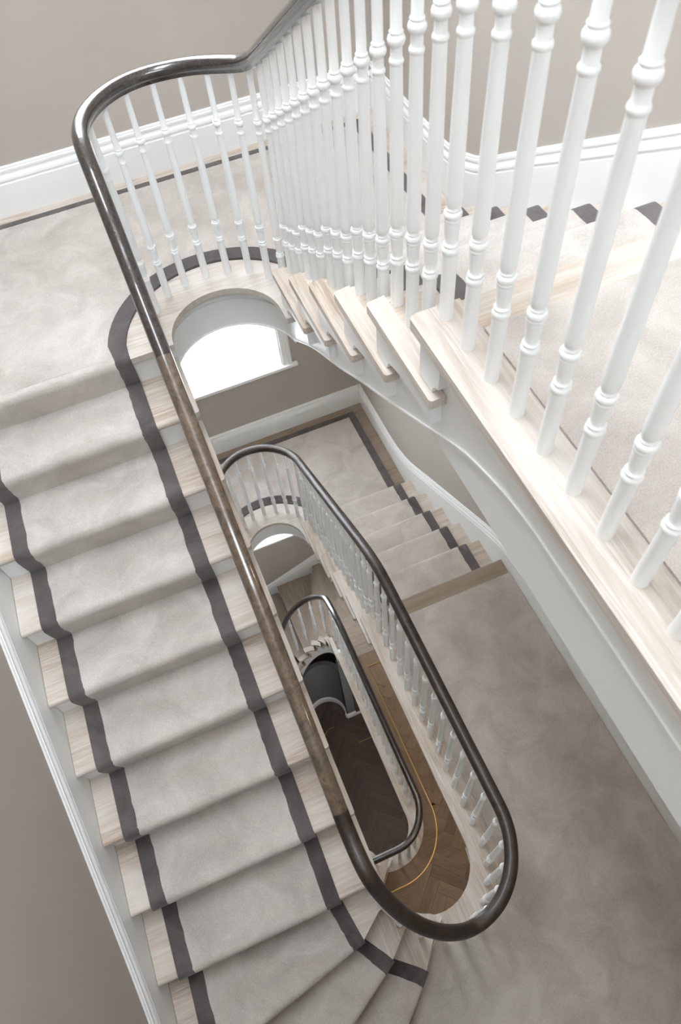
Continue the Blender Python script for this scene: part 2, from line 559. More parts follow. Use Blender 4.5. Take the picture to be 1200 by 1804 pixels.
def long_flight(zh, yh, label, carpet_label):
    root = thing('stair_flight', (-.45, yh - 8 * GL, zh - 12 * R), label, 'stairs')
    cy = yh - 2.0905          # centre of the south end of the well
    for j in range(1, 9):
        yf, z = yh - j * GL, zh - j * R
        yb = yh - (j - 1) * GL + .03
        put('tread', plate_x(bullnose(yf, yb, z, s=-1), XWEST, XW0 - .058), M_OAKX, root, 40)
        ret = [(XW0 - .006, yf + .006), (XW0, yf + .014), (XW0, yb + .075), (XW0 - .006, yb + .082), (XW0 - .034, yb + .082), (XW0 - .034, yb), (XW0 - .058, yb), (XW0 - .058, yf)]
        put('return_nosing', slab(ret, z - .03, z), M_OAKY, root)
        put('riser', box(XWEST, XW0 - .06, yb + .0, yb + .016, z - .001, z + R - .03), M_WHITE, root)
        put('riser_end', box(XW0 - .06, XW0 - .036, yb + .0, yb + .16, z + .001, z + R - .03), M_WHITE, root)
    # winders: nosing lines as xy polylines from the well outwards
    def sh(l): return [(x, y + cy + .78) for x, y in l]
    n8 = [(XW0, yh - 8 * GL), (XWEST, yh - 8 * GL)]
    n9 = sh([(.097, -.915), (.003, -.932), (-.103, -1.009), (-.164, -1.022), (-.521, -1.098), (-.88, -1.175), (XWEST, -1.194)])
    n10 = sh([(.150, -.985), (.083, -1.040), (-.016, -1.126), (-.076, -1.158), (-.285, -1.273), (-.88, -1.596), (XWEST, -1.645)])
    n11 = sh([(.256, -1.036), (.194, -1.131), (.112, -1.227), (.060, -1.271), (-.064, -1.377), (-.88, -2.075), (XWEST, -2.152)])
    m1 = sh([(.330, -1.040), (.330, -1.20), (.25, -1.45)])
    lines = [n8, n9, n10, n11]
    def off(l, d):
        o = []
        for i, p in enumerate(l):
            a, b = l[max(i - 1, 0)], l[min(i + 1, len(l) - 1)]
            tx, ty = b[0] - a[0], b[1] - a[1]; n = math.hypot(tx, ty)
            o.append((p[0] - ty / n * d * -1 * -1, p[1] + tx / n * d * -1))
        return o
    ang = [193.7, 212, 229.3, 256.8]
    for k in (1, 2, 3):
        z = zh - (8 + k) * R
        fr = lines[k]
        bk = off(lines[k - 1], .03)
        wa = arc(XC, cy, RW, ang[k] , ang[k - 1] - 5, 6)
        poly = fr[::-1] + wa[1:] + bk[1:]
        put('winder_tread', slab(poly, z - .03, z), M_OAKX if k == 1 else M_OAKY, root)
    for k in (0, 1, 2, 3):
        z = zh - (8 + k) * R
        l = lines[k]; a = off(l, .028); b = off(l, .044)
        q = Vector((l[0][0] - XC, l[0][1] - cy)).normalized() * (.042 if k else .05)
        a[0] = (a[0][0] + q.x, a[0][1] + q.y); b[0] = (b[0][0] + q.x, b[0][1] + q.y)
        put('riser', ring_wall(a, b, z - R, z - .03), M_WHITE, root)
    # closed outer string on the well side
    cut = [(XW0 - .036, yh - j * GL - .0, zh - j * R) for j in range(0, 9)]
    up, lo = [], []
    sv, sf = [], []
    tops = [zh - .03 - j * R for j in range(0, 9)]
    poly = [(yh + .02, zh - .05)]
    for j in range(0, 8):
        poly += [(yh - j * GL + .03, zh - j * R - .03), (yh - j * GL + .03, zh - (j + 1) * R - .03)]
    poly += [(yh - 8 * GL + .03, zh - 8 * R - .03), (yh - 8 * GL + .03, zh - 8 * R - .42), (yh - 1 * GL, zh - R - .36), (yh + .02, zh - .26)]
    put('string', plate_x(poly, XW0 - .066, XW0 - .036), M_WHITE, root)
    wo = arc(XC, cy, RW + .046, 180, 252, 16); wi = arc(XC, cy, RW + .076, 180, 252, 16)
    zt = [zh - 8 * R - .035 - (i / 16) * 3.1 * R - .02 for i in range(17)]
    put('string', ring_wall(wo, wi, [a - .34 for a in zt], zt), M_WHITE, root)
    # soffit
    sp = [(yh + .02, zh - .26), (yh - GL, zh - R - .36), (yh - 8 * GL, zh - 8 * R - .42), (yh - 8 * GL - .35, zh - 10.5 * R - .42)]
    V, F = [], []
    for y, z in sp: V += [(XWEST, y, z), (XW0 - .066, y, z), (XW0 - .066, y, z + .02), (XWEST, y, z + .02)]
    for i in range(len(sp) - 1):
        for k in range(4): F.append((4 * i + k, 4 * i + (k + 1) % 4, 4 * i + 4 + (k + 1) % 4, 4 * i + 4 + k))
    put('soffit', (V, F), M_CEIL, root)
    if carpet_label:
        X4 = [-.135, -.203, -.812, -.880]
        cols = []
        for j in range(0, 9):
            cols.append((zh - j * R, [(x, yh - j * GL) for x in X4], (0, -1)))
        d = cy + .78
        cols.append((zh - 9 * R, [(-.103, -1.009 + d), (-.164, -1.022 + d), (-.812, -1.160 + d), (-.88, -1.175 + d)], (.208, -.978)))
        cols.append((zh - 10 * R, [(-.016, -1.126 + d), (-.076, -1.158 + d), (-.812, -1.559 + d), (-.88, -1.596 + d)], (.477, -.879)))
        cols.append((zh - 11 * R, [(.112, -1.227 + d), (.060, -1.271 + d), (-.812, -2.016 + d), (-.88, -2.075 + d)], (.65, -.76)))
        runner('stair_runner', carpet_label, cols, 'floor')
    return root


def half_landing(zh, yh, yn, label, carpet_label, yslab):
    """platform round the north end of the well"""
    root = thing('half_landing', (XC, yh + .8, zh - .26), label, 'landing')
    hole = arc(XC, yh, RW, 180, 0, 32)
    fl = yh + .0245
    poly = [(XWEST, yh + .014), (XW0 - .05, yh + .014)] + [(XW0 - .05, yh + .02)] + arc(XC, yh, RW + .046, 180, 0, 32) + [(FX, fl), (XE, fl), (XE, yslab), (XWEST, yslab)]
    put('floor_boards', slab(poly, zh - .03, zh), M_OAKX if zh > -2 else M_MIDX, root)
    # bent nosing board that follows the well
    outer = arc(XC, yh, .452, 180, 0, 32)
    ns = []
    pin = [(XW0, yh)] + hole + [(XW1, yh - .10)]
    pout = [(XW0 - .20, yh)] + outer + [(FX - .001, yh - .10)]
    pout[-2] = (XW1 + .2, fl - .002)
    pin2 = hole; pout2 = outer
    put('nosing_board', ring_wall(pin2, pout2, zh - .03, zh + .0015), M_PALEX, root)
    put('nosing_board', slab([(XW1, yh), (XW1, yh - .068), (XW1 + .006, yh - .075), (FX - .001, yh - .075), (FX - .001, yh)], zh - .03, zh + .0015), M_PALEY, root)
    put('nosing_board', plate_x(bullnose(yh, yh + .06, zh, s=-1), XWEST, XW0), M_OAKX, root, 40)
    # curved fascia in two steps with a quirk between them
    a0 = arc(XC, yh, RW + .034, 180, 0, 32); a1 = arc(XC, yh, RW + .046, 180, 0, 32); a2 = arc(XC, yh, RW + .076, 180, 0, 32)
    ag = arc(XC, yh, RW + .060, 180, 0, 32)
    put('fascia', ring_wall(a1, a2, zh - .092, zh - .03), M_WHITE, root, 40)
    put('fascia_groove', ring_wall(ag, a2, zh - .101, zh - .092), M_WHITE, root, 40)
    zb = [zh - .258 + .034 * max(0, (i - 24) / 8) ** 1.4 for i in range(33)]
    put('fascia', ring_wall(a1, a2, zb, [zh - .101] * 33), M_WHITE, root, 40)
    put('string_bead', sweep([(x, y, z) for (x, y), z in zip(arc(XC, yh, RW + .044, 180, 0, 32), zb)], [(-.003, -.003), (.003, -.003), (.0035, 0), (.003, .003), (-.003, .003)]), M_WHITE, root, 40)
    poly2 = [(XWEST, yh + .05), (XW0 - .08, yh + .05)] + a2 + [(FX + .031, yh), (XE, yh), (XE, yslab), (XWEST, yslab)]
    put('soffit', slab(poly2, zh - .222, zh - .03), M_CEIL, root)
    # carpet: field and border
    c = thing('landing_carpet', (XC, yh + .8, zh), carpet_label, 'carpet')
    n_in, n_out = yn - .096, (yn - .134 if zh > -2 else yn - .150)
    r0, r1 = .455, .535
    left = [(-.203, yh - .02)]; right = [(.835, yh + .0)]
    field = [(-.203, yh + .029)] + wob(arc(XC, yh, r1, 165, 15, 30), .0022, 3) + [(.835, yh + .026)]
    field += [(1.422, yh + .026), (1.422, n_out), (-.90, n_out), (-.90, yh + .029)]
    z0, z1 = zh + .0005, zh + .012
    put('carpet_field', slab(field, z0, z1), M_CARPET, c)
    rin = [(-.135, yh + .029)] + arc(XC, yh, r0, 168, 12, 30) + [(.762, yh + .026)]
    rout = [(-.203, yh + .029)] + arc(XC, yh, r1, 168, 12, 30) + [(.835, yh + .026)]
    put('carpet_border', ring_wall(rin, rout, z0, z1 + .0006), M_BORDER, c)
    nb = wob([(-.90, n_out), (1.422, n_out)], .0022, 5) + [(1.488, n_out), (1.488, n_in), (-.90, n_in)]
    put('carpet_border', slab(nb, z0, z1 + .0006), M_BORDER, c)
    put('carpet_border', slab(wob([(1.422, n_out), (1.422, yh + .026)], .0022, 6) + [(1.488, yh + .026), (1.488, n_out)], z0, z1 + .0007), M_BORDER, c)
    return root


def main_floor(zt, y0, south, mat_top_x, mat_top_y, cy, west=True, ysouth=YS):
    """floor slab with the south end of the well cut out"""
    root = structure('floor', (1.1, y0 - 1.0, zt - .39))
    if west:
        outline = [(FX, y0 - .05), (XE, y0 - .05), (XE, ysouth), (XWEST, ysouth), (XWEST, cy - .85), (-.35, cy - .62), (XC - .06, cy - RW - .03)]
        outline += arc(XC, cy, RW + .034, 258, 360, 20)
    else:
        outline = [(FX, y0 - .05), (XE, y0 - .05), (XE, ysouth), (XWEST, ysouth), (XWEST, south - .10), (FX, south - .10)]
    put('floor_boards', slab(outline, zt - .03, zt - .0005), mat_top_x, root)
    core = [(x + (.03 if x < XE and x > .2 else 0), y) for x, y in outline]
    put('soffit', slab(core, zt - .42, zt - .03), M_CEIL, root)
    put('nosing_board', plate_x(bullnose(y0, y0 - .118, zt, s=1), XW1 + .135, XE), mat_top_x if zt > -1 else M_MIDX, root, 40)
    edge = [(XW1, y0 - .012), (XW1 + .006, y0 - .004), (XW1 + .020, y0), (XW1 + .135, y0), (XW1 + .135, cy if west else south), (XW1, cy if west else south)]
    put('nosing_board', slab(edge, zt - .03, zt + .001), M_PALEY if zt > -1 else M_OAKY, root)
    if west:
        put('nosing_board', ring_wall(arc(XC, cy, RW, 258, 360, 24), arc(XC, cy, RW + .150, 258, 360, 24), zt - .03, zt + .001), M_PALEY if zt > -1 else M_OAKY, root)
        put('fascia', ring_wall(arc(XC, cy, RW + .034, 258, 360, 24), arc(XC, cy, RW + .064, 258, 360, 24), zt - .39, zt - .03), M_WHITE, root, 40)
        put('fascia', box(FX + .012, FX + .03, cy, y0 - .08, zt - .39, zt - .15), M_WHITE, root)
    else:
        put('fascia', plate_x([(south, zt - .42), (y0 - .005, zt - .415), (y0 - .163, zt - .31), (y0 - .365, zt - .22), (south, zt - .18)], FX + .010, FX + .03), M_WHITE, root)
    return root


# ================================================================== floors, landings, flights (storey 0 = top floor in view)
f_top = main_floor(0.0, 0.0, -1.55, M_OAKX, M_OAKY, None, west=False)
short_flight(0.0, 0.0, 'short flight of limed oak treads on white brackets rising to the top landing', 'carpet runner with charcoal edges behind the big white balusters at upper right', -1.55)
half_landing(-6 * R, 1.3105, YNUP, 'upper half landing of limed oak wrapped round the bright stairwell opening', 'pale carpet with charcoal edging on the upper half landing', YNLO)
long_flight(-6 * R, 1.3105, 'long flight of limed oak treads and white risers descending at left', 'pale carpet runner with charcoal edges on the long flight at left')
f_mid = main_floor(-FLOOR, SHIFT, 0, M_OAKX, M_OAKY, -.78)
short_flight(-FLOOR, SHIFT, 'lower short flight of oak treads beside the narrow window wall', 'taupe carpet runner with charcoal edge on the lower short flight', -1.40)
half_landing(-FLOOR - 6 * R, 1.3105 + SHIFT, YNLO, 'lower half landing under the bright window around a small opening', 'taupe carpet with charcoal edging on the lower half landing', YNLO)
long_flight(-FLOOR - 6 * R, 1.3105 + SHIFT, 'lowest long stair flight with winders hidden below the left flight', None)

# carpets of the two main floors
c = thing('landing_carpet', (1.1, -1.0, 0), 'pale carpet on the top landing behind the nearest white balusters', 'carpet')
put('carpet_field', slab([(XW1 + .136, -.119), (XE - .001, -.119), (XE - .001, -2.6), (-.95, -2.6), (-.95, -1.80), (XW1 + .136, -1.80)], .0008, .007), M_CARPET, c)
c = thing('landing_carpet', (1.1, -1.0, -FLOOR), 'wide taupe carpet of the middle floor landing at lower right', 'carpet')
p = [(XW1 + .136, SHIFT - .119), (XE - .001, SHIFT - .119), (XE - .001, -2.6), (-.95, -2.6), (-.95, -2.10), (.03, -1.33), (.15, -1.16)] + arc(XC, -.78, RW + .148, 250, 360, 20)
put('carpet_field', slab(p, -FLOOR + .0008, -FLOOR + .012), M_CARPET, c)

# ================================================================== ground floor: brown oak parquet, brass line, winders going down
Z0 = -2 * FLOOR
YG = 1.675
CYG = -.09
f_gnd = structure('floor', (1.1, 0, Z0 - .39))
outl = [(FX, YG - .05), (XE, YG - .05), (XE, -2.2), (XWEST, -2.2), (XWEST, CYG - .55), (-.2, CYG - .5), (XC - .25, CYG - RW - .05)] + arc(XC, CYG, RW + .034, 262, 360, 20)
put('floor_boards', slab(outl, Z0 - .03, Z0 - .012), M_BRNX, f_gnd)
put('soffit', slab([(x + (.03 if .2 < x < XE else 0), y) for x, y in outl], Z0 - .29, Z0 - .03), M_CEIL, f_gnd)
put('nosing_board', slab([(XW1, YG), (XW1 + .14, YG), (XW1 + .14, CYG), (XW1, CYG)], Z0 - .03, Z0 + .001), M_OAKY, f_gnd)
put('nosing_board', slab([(XW1 + .14, YG), (XE, YG), (XE, YG - .12), (XW1 + .14, YG - .12)], Z0 - .03, Z0 + .001), M_MIDX, f_gnd)
put('nosing_board', ring_wall(arc(XC, CYG, RW, 180, 360, 30), arc(XC, CYG, RW + .14, 180, 360, 30), Z0 - .03, Z0 + .001), M_OAKY, f_gnd)
put('fascia', ring_wall(arc(XC, CYG, RW + .034, 180, 360, 30), arc(XC, CYG, RW + .064, 180, 360, 30), Z0 - .30, Z0 - .03), M_WHITE, f_gnd, 40)
put('fascia', box(FX, FX + .03, CYG, YG - .08, Z0 - .30, Z0 - .03), M_WHITE, f_gnd)
# border boards between nosing and brass line, then brass line
BX, BR = .822, .535
put('border_board', slab([(XW1 + .141, YG - .121), (XE - .002, YG - .121), (XE - .002, 1.412), (BX, 1.412), (BX, CYG), (XW1 + .141, CYG)], Z0 - .012, Z0), M_BRNY, f_gnd)
put('border_board', ring_wall(arc(XC, CYG, RW + .141, 180, 360, 30), arc(XC, CYG, BX - XC, 180, 360, 30, BR - .004), Z0 - .012, Z0), M_BRNX, f_gnd)
bl = [(XE - .02, 1.409), (BX + .003, 1.409)] + [(BX + .003, y) for y in (1.2, .9, .6, .3, .1)] + arc(XC, CYG, BX + .003 - XC, 0, -90, 20, BR) + [(-.9, CYG - BR)]
put('brass_inlay', sweep([(x, y, Z0 + .0005) for x, y in bl], [(-.004, -.008), (.004, -.008), (.004, .0015), (-.004, .0015)], upright=True), M_BRASS, f_gnd)
# herringbone planks outside the brass line


def inside_field(x, y):
    if not (x < XE - .03 and -1.75 < y < 1.36 and x > -.3): return False
    if y > CYG: return x > BX + .03
    return math.hypot(x - XC, y - CYG) > BR + .035 and not (x < XC and y > CYG - BR - .035)


PL, PW = .40, .10
c45 = math.sqrt(.5)
plank_n = 0
cache = {}
rnd = random.Random(11)


def clip_poly(poly, keep):
    return poly


def plank_mesh(kind, mat):
    key = (kind, mat.name)
    if key in cache: return cache[key]
    l, w, h = (PL / 2 - .0015, PW / 2 - .0015, .012)
    e = .002
    vv = [(-l, -w, 0), (l, -w, 0), (l, w, 0), (-l, w, 0), (-l, -w, h - e), (l, -w, h - e), (l, w, h - e), (-l, w, h - e),
          (-l + e, -w + e, h), (l - e, -w + e, h), (l - e, w - e, h), (-l + e, w - e, h)]
    ff = [(0, 3, 2, 1)] + [(i, (i + 1) % 4, 4 + (i + 1) % 4, 4 + i) for i in range(4)] + [(4 + i, 4 + (i + 1) % 4, 8 + (i + 1) % 4, 8 + i) for i in range(4)] + [(8, 9, 10, 11)]
    me = D.meshes.new('plank'); me.from_pydata(vv, [], ff); me.materials.append(mat)
    cache[key] = me
    return me


def hex_tone(k):
    return (M_BRN1, M_BRN2, M_BRN3)[k % 3]


M_BRN1 = oak_mat('brown_oak_plank_light', 0, (0.18, 0.115, 0.068), (0.27, 0.178, 0.11), (0.29, 0.21, 0.145))
M_BRN2 = oak_mat('brown_oak_plank_mid', 0, BRN_D, BRN_L, BRN_W)
M_BRN3 = oak_mat('brown_oak_plank_deep', 0, (0.12, 0.076, 0.045), (0.19, 0.125, 0.077), (0.22, 0.16, 0.11))


def herringbone(root, z, ok, ox, oy, mats, rot):
    """planks laid head to side; u, v run along and across"""
    n = 0
    cu, su = math.cos(rot), math.sin(rot)
    k = int(PL / PW)
    for i in range(-30, 31):
        for j in range(-30, 31):
            for kind in (0, 1):
                # standard herringbone lattice, period k planks
                u = (i + j * 1) * PW; v = (i - 0) * PW
                if kind == 0: a, b = i * PW + j * 2 * PL * .5 * 2 * .5, i * PW
                px = i * PW + j * (PL * 2) / 2 if kind == 0 else i * PW + j * PL
                if kind == 0: lx, ly = i * PW + PL / 2 + j * 2 * PL / 2 * 1, i * PW + PW / 2 - j * PL
                else: lx, ly = i * PW + PW / 2 + j * PL - 0 + 0, i * PW + PW + PL / 2 - j * PL
                if kind == 1: ly = i * PW + PW + PL / 2 - j * PL; lx = i * PW + PW / 2 + j * PL
                x = ox + lx * cu - ly * su; y = oy + lx * su + ly * cu
                if not ok(x, y): continue
                o = D.objects.new('plank', plank_mesh(0, mats[rnd.randrange(len(mats))])); COL.objects.link(o)
                o.parent = root; o.location = Vector((x, y, z)) - HOME[root]
                o.rotation_euler = (0, 0, rot + (0 if kind == 0 else math.pi / 2))
                n += 1
    return n


herringbone(f_gnd, Z0 - .0122, inside_field, .9, 0.0, [M_BRN1, M_BRN2, M_BRN3], math.radians(45))
put('filler_boards', slab([(BX + .01, CYG - .02), (BX + .01, 1.40), (XE - .002, 1.40), (XE - .002, CYG - .02)], Z0 - .012, Z0 - .004), M_BRNY, f_gnd)
fo = arc(XC, CYG, BX + .010 - XC, -90, 0, 20, BR + .006)
put('filler_boards', slab([(-.9, CYG - BR - .006)] + fo + [(XE - .002, CYG - .021), (XE - .002, -2.1), (-.9, -2.1)], Z0 - .012, Z0 - .004), M_BRNX, f_gnd)

# straight tread and winders down to the basement
CYN = 1.93
lowf = thing('stair_flight', (XC, 2.2, Z0 - 1.4), 'dark lowest winding flight of bare oak treads around the dark opening', 'stairs')
nz = [[(XW1, YG), (XE - .02, YG)],
      [(XW1, 1.949), (.80, 1.965), (XE - .02, 2.02)],
      [(.540, 2.045), (.802, 2.150), (.925, 2.196), (XE - .02, 2.46)],
      [(.470, 2.118), (.788, 2.432), (.904, 2.544), (XE - .02, YNLO - .02)],
      [(.391, 2.169), (.547, 2.552), (.712, 2.988), (.79, YNLO - .02)],
      [(.291, 2.181), (.286, 2.56), (.283, 2.909), (.280, YNLO - .02)],
      [(.205, 2.157), (.06, 2.55), (-.22, YNLO - .02)],
      [(.130, 2.100), (-.25, 2.45), (XWEST + .02, 2.95)],
      [(.078, 2.015), (-.4, 2.15), (XWEST + .02, 2.30)],
      [(XW0, 1.90), (-.4, 1.90), (XWEST + .02, 1.90)]]
for k in range(1, 9):
    z = Z0 - k * R
    a, b = nz[k], nz[k + 1]
    pa = nz[k - 1] if False else nz[k]
    # tread k lies between its nosing line k and the riser under nosing k-1
    bkl = nz[k - 1]
    poly = list(a)
    if k == 4: poly += [(XE, YNLO)] if False else []
    if k == 3: pass
    poly += [q for q in bkl[::-1]]
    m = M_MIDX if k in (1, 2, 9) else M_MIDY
    put('winder_tread' if k > 1 else 'tread', slab(poly, z - .032, z + (0.0 if k % 2 else 0.0)), m, lowf)
    # paler scrolled return at the well side
    th = math.atan2(a[0][1] - CYN, a[0][0] - XC)
    if k >= 2:
        q = []
        a0 = math.degrees(th)
        for t in range(7): q.append((XC + (RW - .006) * math.cos(math.radians(a0 - t * 6)), CYN + (RW - .006) * math.sin(math.radians(a0 - t * 6))))
        for t in range(6, -1, -1): q.append((XC + (RW + .052) * math.cos(math.radians(a0 - t * 6)), CYN + (RW + .052) * math.sin(math.radians(a0 - t * 6))))
        put('return_nosing', slab(q, z - .034, z + .003), M_OAKX, lowf)
    else:
        put('return_nosing', slab([(XW1, 1.949), (XW1, YG - .05), (FX, YG - .05), (FX, 1.949)], z - .034, z + .002), M_OAKY, lowf)
for k in range(0, 9):
    z = Z0 - k * R
    l = nz[k]
    ox, oy = (0, -.03) if k < 3 else ((.02, -.02) if k < 5 else (.03, 0))
    put('riser', ring_wall([(x + ox, y + oy) for x, y in l], [(x + ox * 1.5, y + oy * 1.5) for x, y in l], z - R, z - .032), M_BRNX, lowf)
hs = arc(XC, CYN, RW + .03, 0, 180, 30); ho = arc(XC, CYN, RW + .06, 0, 180, 30)
zs = [Z0 - .25 - (i / 30) * 1.35 for i in range(31)]
put('string', ring_wall(hs, ho, [a - .40 for a in zs], [a - .06 for a in zs]), M_WHITE, lowf, 40)
put('string', plate_x([(YG - .05, Z0 - .03), (CYN, Z0 - .30), (CYN, Z0 - .66), (YG - .05, Z0 - .33)], FX, FX + .03), M_WHITE, lowf)

# ================================================================== basement
ZB = -9.18
f_bas = structure('floor', (.3, .5, ZB - .05))
put('floor_boards', slab([(-1.2, -2.4), (2.4, -2.4), (2.4, 3.2), (-1.2, 3.2)], ZB - .05, ZB - .012), M_DARKX, f_bas)
MD1 = oak_mat('dark_oak_plank_a', 0, (0.060, 0.042, 0.034), (0.105, 0.076, 0.060), (0.12, 0.09, 0.075))
MD2 = oak_mat('dark_oak_plank_b', 0, (0.045, 0.032, 0.027), (0.085, 0.062, 0.050), (0.10, 0.078, 0.066))
put('filler_boards', slab([(-.25, -.8), (.95, -.8), (.95, 2.4), (-.25, 2.4)], ZB - .012, ZB - .003), M_DARKX, f_bas)


def in_basement(x, y): return -.05 < x < .80 and -.55 < y < 1.85 or (math.hypot(x - .325, y - 1.96) < .22 and y > 1.8)


PL, PW = .42, .105
cache.clear()
herringbone(f_bas, ZB - .0118, in_basement, .2, .4, [MD1, MD2], math.radians(45))
put('brass_inlay', sweep([(.60, 1.50, ZB + .0035), (.95, 1.50, ZB + .0035)], [(-.004, -.006), (.004, -.006), (.004, .001), (-.004, .001)], upright=True), M_BRASS, f_bas)
put('brass_inlay', sweep([(x, y, ZB + .0035) for x, y in arc(.325, 1.66, .19, 150, 80, 12)], [(-.004, -.006), (.004, -.006), (.004, .001), (-.004, .001)], upright=True), M_BRASS, f_bas)
wn = structure('wall_basement', (.325, 2.0, ZB))
NA = arc(.325, 1.985, .275, 200, 0, 30)
NB = arc(.325, 1.985, .33, 200, 0, 30)
zt_ = [Z0 - 1.95 + .55 * (i / 30) for i in range(31)]
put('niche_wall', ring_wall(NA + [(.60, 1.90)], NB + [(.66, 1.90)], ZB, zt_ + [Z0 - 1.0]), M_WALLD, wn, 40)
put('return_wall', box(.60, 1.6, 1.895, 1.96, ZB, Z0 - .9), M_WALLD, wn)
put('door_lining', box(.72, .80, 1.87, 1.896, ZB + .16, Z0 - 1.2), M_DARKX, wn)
SK2 = [(0, 0), (.016, 0), (.016, .10), (.013, .112), (.019, .12), (.019, .132), (.010, .142), (.010, .155), (0, .16)]
bb = structure('baseboard_basement', (.325, 1.985, ZB))
put('baseboard', sweep([(x, y, ZB) for x, y in arc(.325, 1.985, .275, 200, -18, 30)] + [(.592, 1.895, ZB), (1.0, 1.895, ZB)], SK2, upright=True), M_WHITE, bb, 30)

# ================================================================== walls
def wall(name, *geos, mat=M_WALL, home=None):
    v = join(*geos)
    g = put(name, v, mat, None, None, home)
    g['kind'] = 'structure'
    return g


TOPZ = 4.45


def holed_wall(x0, x1, y0, y1, z0, z1, hx0, hx1, hz0, hz1):
    return [box(x0, hx0, y0, y1, z0, z1), box(hx1, x1, y0, y1, z0, z1), box(hx0, hx1, y0, y1, z0, hz0), box(hx0, hx1, y0, y1, hz1, z1)]


WX0, WX1 = -.30, .925
wall('wall_north', *holed_wall(XWEST - .2, XE + .2, YNUP, YNUP + .78, -6 * R, TOPZ, WX0, WX1, .14, 2.05), home=(.31, YNUP, -1.02))  # opening is for the added top window
wall('wall_north', *holed_wall(XWEST - .2, XE + .2, YNLO, YNLO + .26, -4.60, -6 * R, WX0, WX1, -3.30, -1.36), home=(.31, YNLO, -3))
wall('wall_north', *holed_wall(XWEST - .2, XE + .2, YNLO, YNLO + .26, ZB, -4.60, WX0, WX1, -5.93, -4.66), home=(.31, YNLO, -7))
wall('wall_east', box(XE + .022, XE + .2, YS, YNLO + .2, ZB, TOPZ), home=(XE, 0, -3))
wall('wall_west', box(XWEST - .2, XWEST - .022, YS, YNLO + .2, ZB, TOPZ), home=(XWEST, 0, -3))
wall('wall_south', *holed_wall(XWEST - .2, XE + .2, YS - .2, YS, ZB, TOPZ, -.92, 1.42, 2.70, 4.30), home=(.31, YS, -3))  # opening is for the added south window
ce = put('ceiling', join(*[box(a, b, c_, d, TOPZ, TOPZ + .15) for a, b, c_, d in ((XWEST - .2, -.9, YS, YNLO + .2), (.35, XE + .2, YS, YNLO + .2), (-.9, .35, YS, -.90), (-.9, .35, 2.4, YNLO + .2))]), M_CEIL, None, None, (.3, .5, TOPZ))
ce['kind'] = 'structure'
wr = structure('window_4', (-.2, 1.05, TOPZ + .15))
for x in (-.9, -.30, .31): put('glazing_bar', box(x, x + .04, -.90, 2.4, TOPZ + .15, TOPZ + .20), M_WHITE, wr)
for y in (-.90, .18, 1.26, 2.36): put('glazing_bar', box(-.9, .35, y, y + .04, TOPZ + .15, TOPZ + .20), M_WHITE, wr)

ws = structure('added_south_window', (.25, YS - .1, 2.7))  # unseen window, added and widened for the rail highlight and riser light
put('sash_frame', join(box(-.92, 1.42, YS - .14, YS - .10, 2.70, 2.75), box(-.92, 1.42, YS - .14, YS - .10, 4.25, 4.30), box(-.92, -.87, YS - .14, YS - .10, 2.75, 4.25), box(1.37, 1.42, YS - .14, YS - .10, 2.75, 4.25)), M_WHITE, ws)
put('sill', box(-.94, 1.45, YS - .10, YS + .03, 2.67, 2.70), M_WHITE, ws)
put('pane', box(-.87, 1.37, YS - .122, YS - .118, 2.75, 4.25), M_GLASS, ws)
# skirting boards
SK = [(0, 0), (0, -.60), (.0, -.60)]


def sk_profile(h, low):
    # side>0 points into the room
    return [(0, h), (.006, h), (.009, h - .006), (.009, h - .013), (.014, h - .016), (.014, h - .026), (.010, h - .031), (.011, h - .040), (.017, h - .048), (.0205, h - .058), (.0205, h - .066), (.016, h - .072), (.0165, h - .078), (.020, h - .082), (.020, low), (0, low)]


def skirt(name, path, h=.245, low=0.0, flip=False):
    pr = sk_profile(h, low)
    if flip: pr = [(-a, b) for a, b in pr]
    o = put(name, sweep(path, pr, upright=True), M_WHITE, None, 25, (path[len(path) // 2]))
    o['kind'] = 'structure'
    return o


zh1, zh2 = -6 * R, -FLOOR - 6 * R
# the profile's side axis is (ty,-tx): going west (t=-x) it points north->  use flip as needed
skirt('baseboard_north', [(XE, YNUP, zh1), (XWEST, YNUP, zh1)], flip=True)
skirt('baseboard_north', [(XE, YNLO, zh2), (XWEST, YNLO, zh2)], flip=True)


def east_skirt(zt, y0, yn):
    pitch = lambda y: zt - (y - y0) / GR * R
    pts = [(XE + .022, yn, zt - 6 * R + .245), (XE + .022, y0 + 1.93, zt - 6 * R + .245)]
    k = [(y0 + 1.72, -.765), (y0 + 1.55, -.720), (y0 + 1.40, -.655), (y0 + 1.12, -.480), (y0 + .86, -.318), (y0 + .55, -.125), (y0 + .25, .061), (y0 + .10, .145), (y0 - .03, .195), (y0 - .22, .235)]
    pts += [(XE + .022, y, zt + z) for y, z in k]
    pts += [(XE + .022, y0 - q, zt + .245) for q in (.36, .5, .7, 1.0, 1.5)] + [(XE + .022, YS, zt + .245)]
    pts = smooth_path(pts, 5)
    return skirt('baseboard_east', pts, h=0.0, low=-.44, flip=False)


east_skirt(0.0, 0.0, YNUP)
east_skirt(-FLOOR, SHIFT, YNLO)
wp = [(XWEST - .022, yh_, z_) for yh_, z_ in ((YNUP, zh1 + .245), (2.2, zh1 + .245), (1.9, zh1 + .245), (1.62, zh1 + .245), (1.45, zh1 + .225))]
for y in (1.25, .8, .2, -.4, -.84):
    wp.append((XWEST - .022, y, zh1 - (1.3105 - y) / GL * R + .222))
wp += [(XWEST - .022, -1.25, zh1 - 9.15 * R + .21), (XWEST - .022, -2.0, zh1 - 11 * R + .20), (XWEST - .022, -2.4, -FLOOR + .245), (XWEST - .022, YS, -FLOOR + .245)]
skirt('baseboard_west', smooth_path(wp, 5)[::-1], h=0, low=-.46, flip=False)
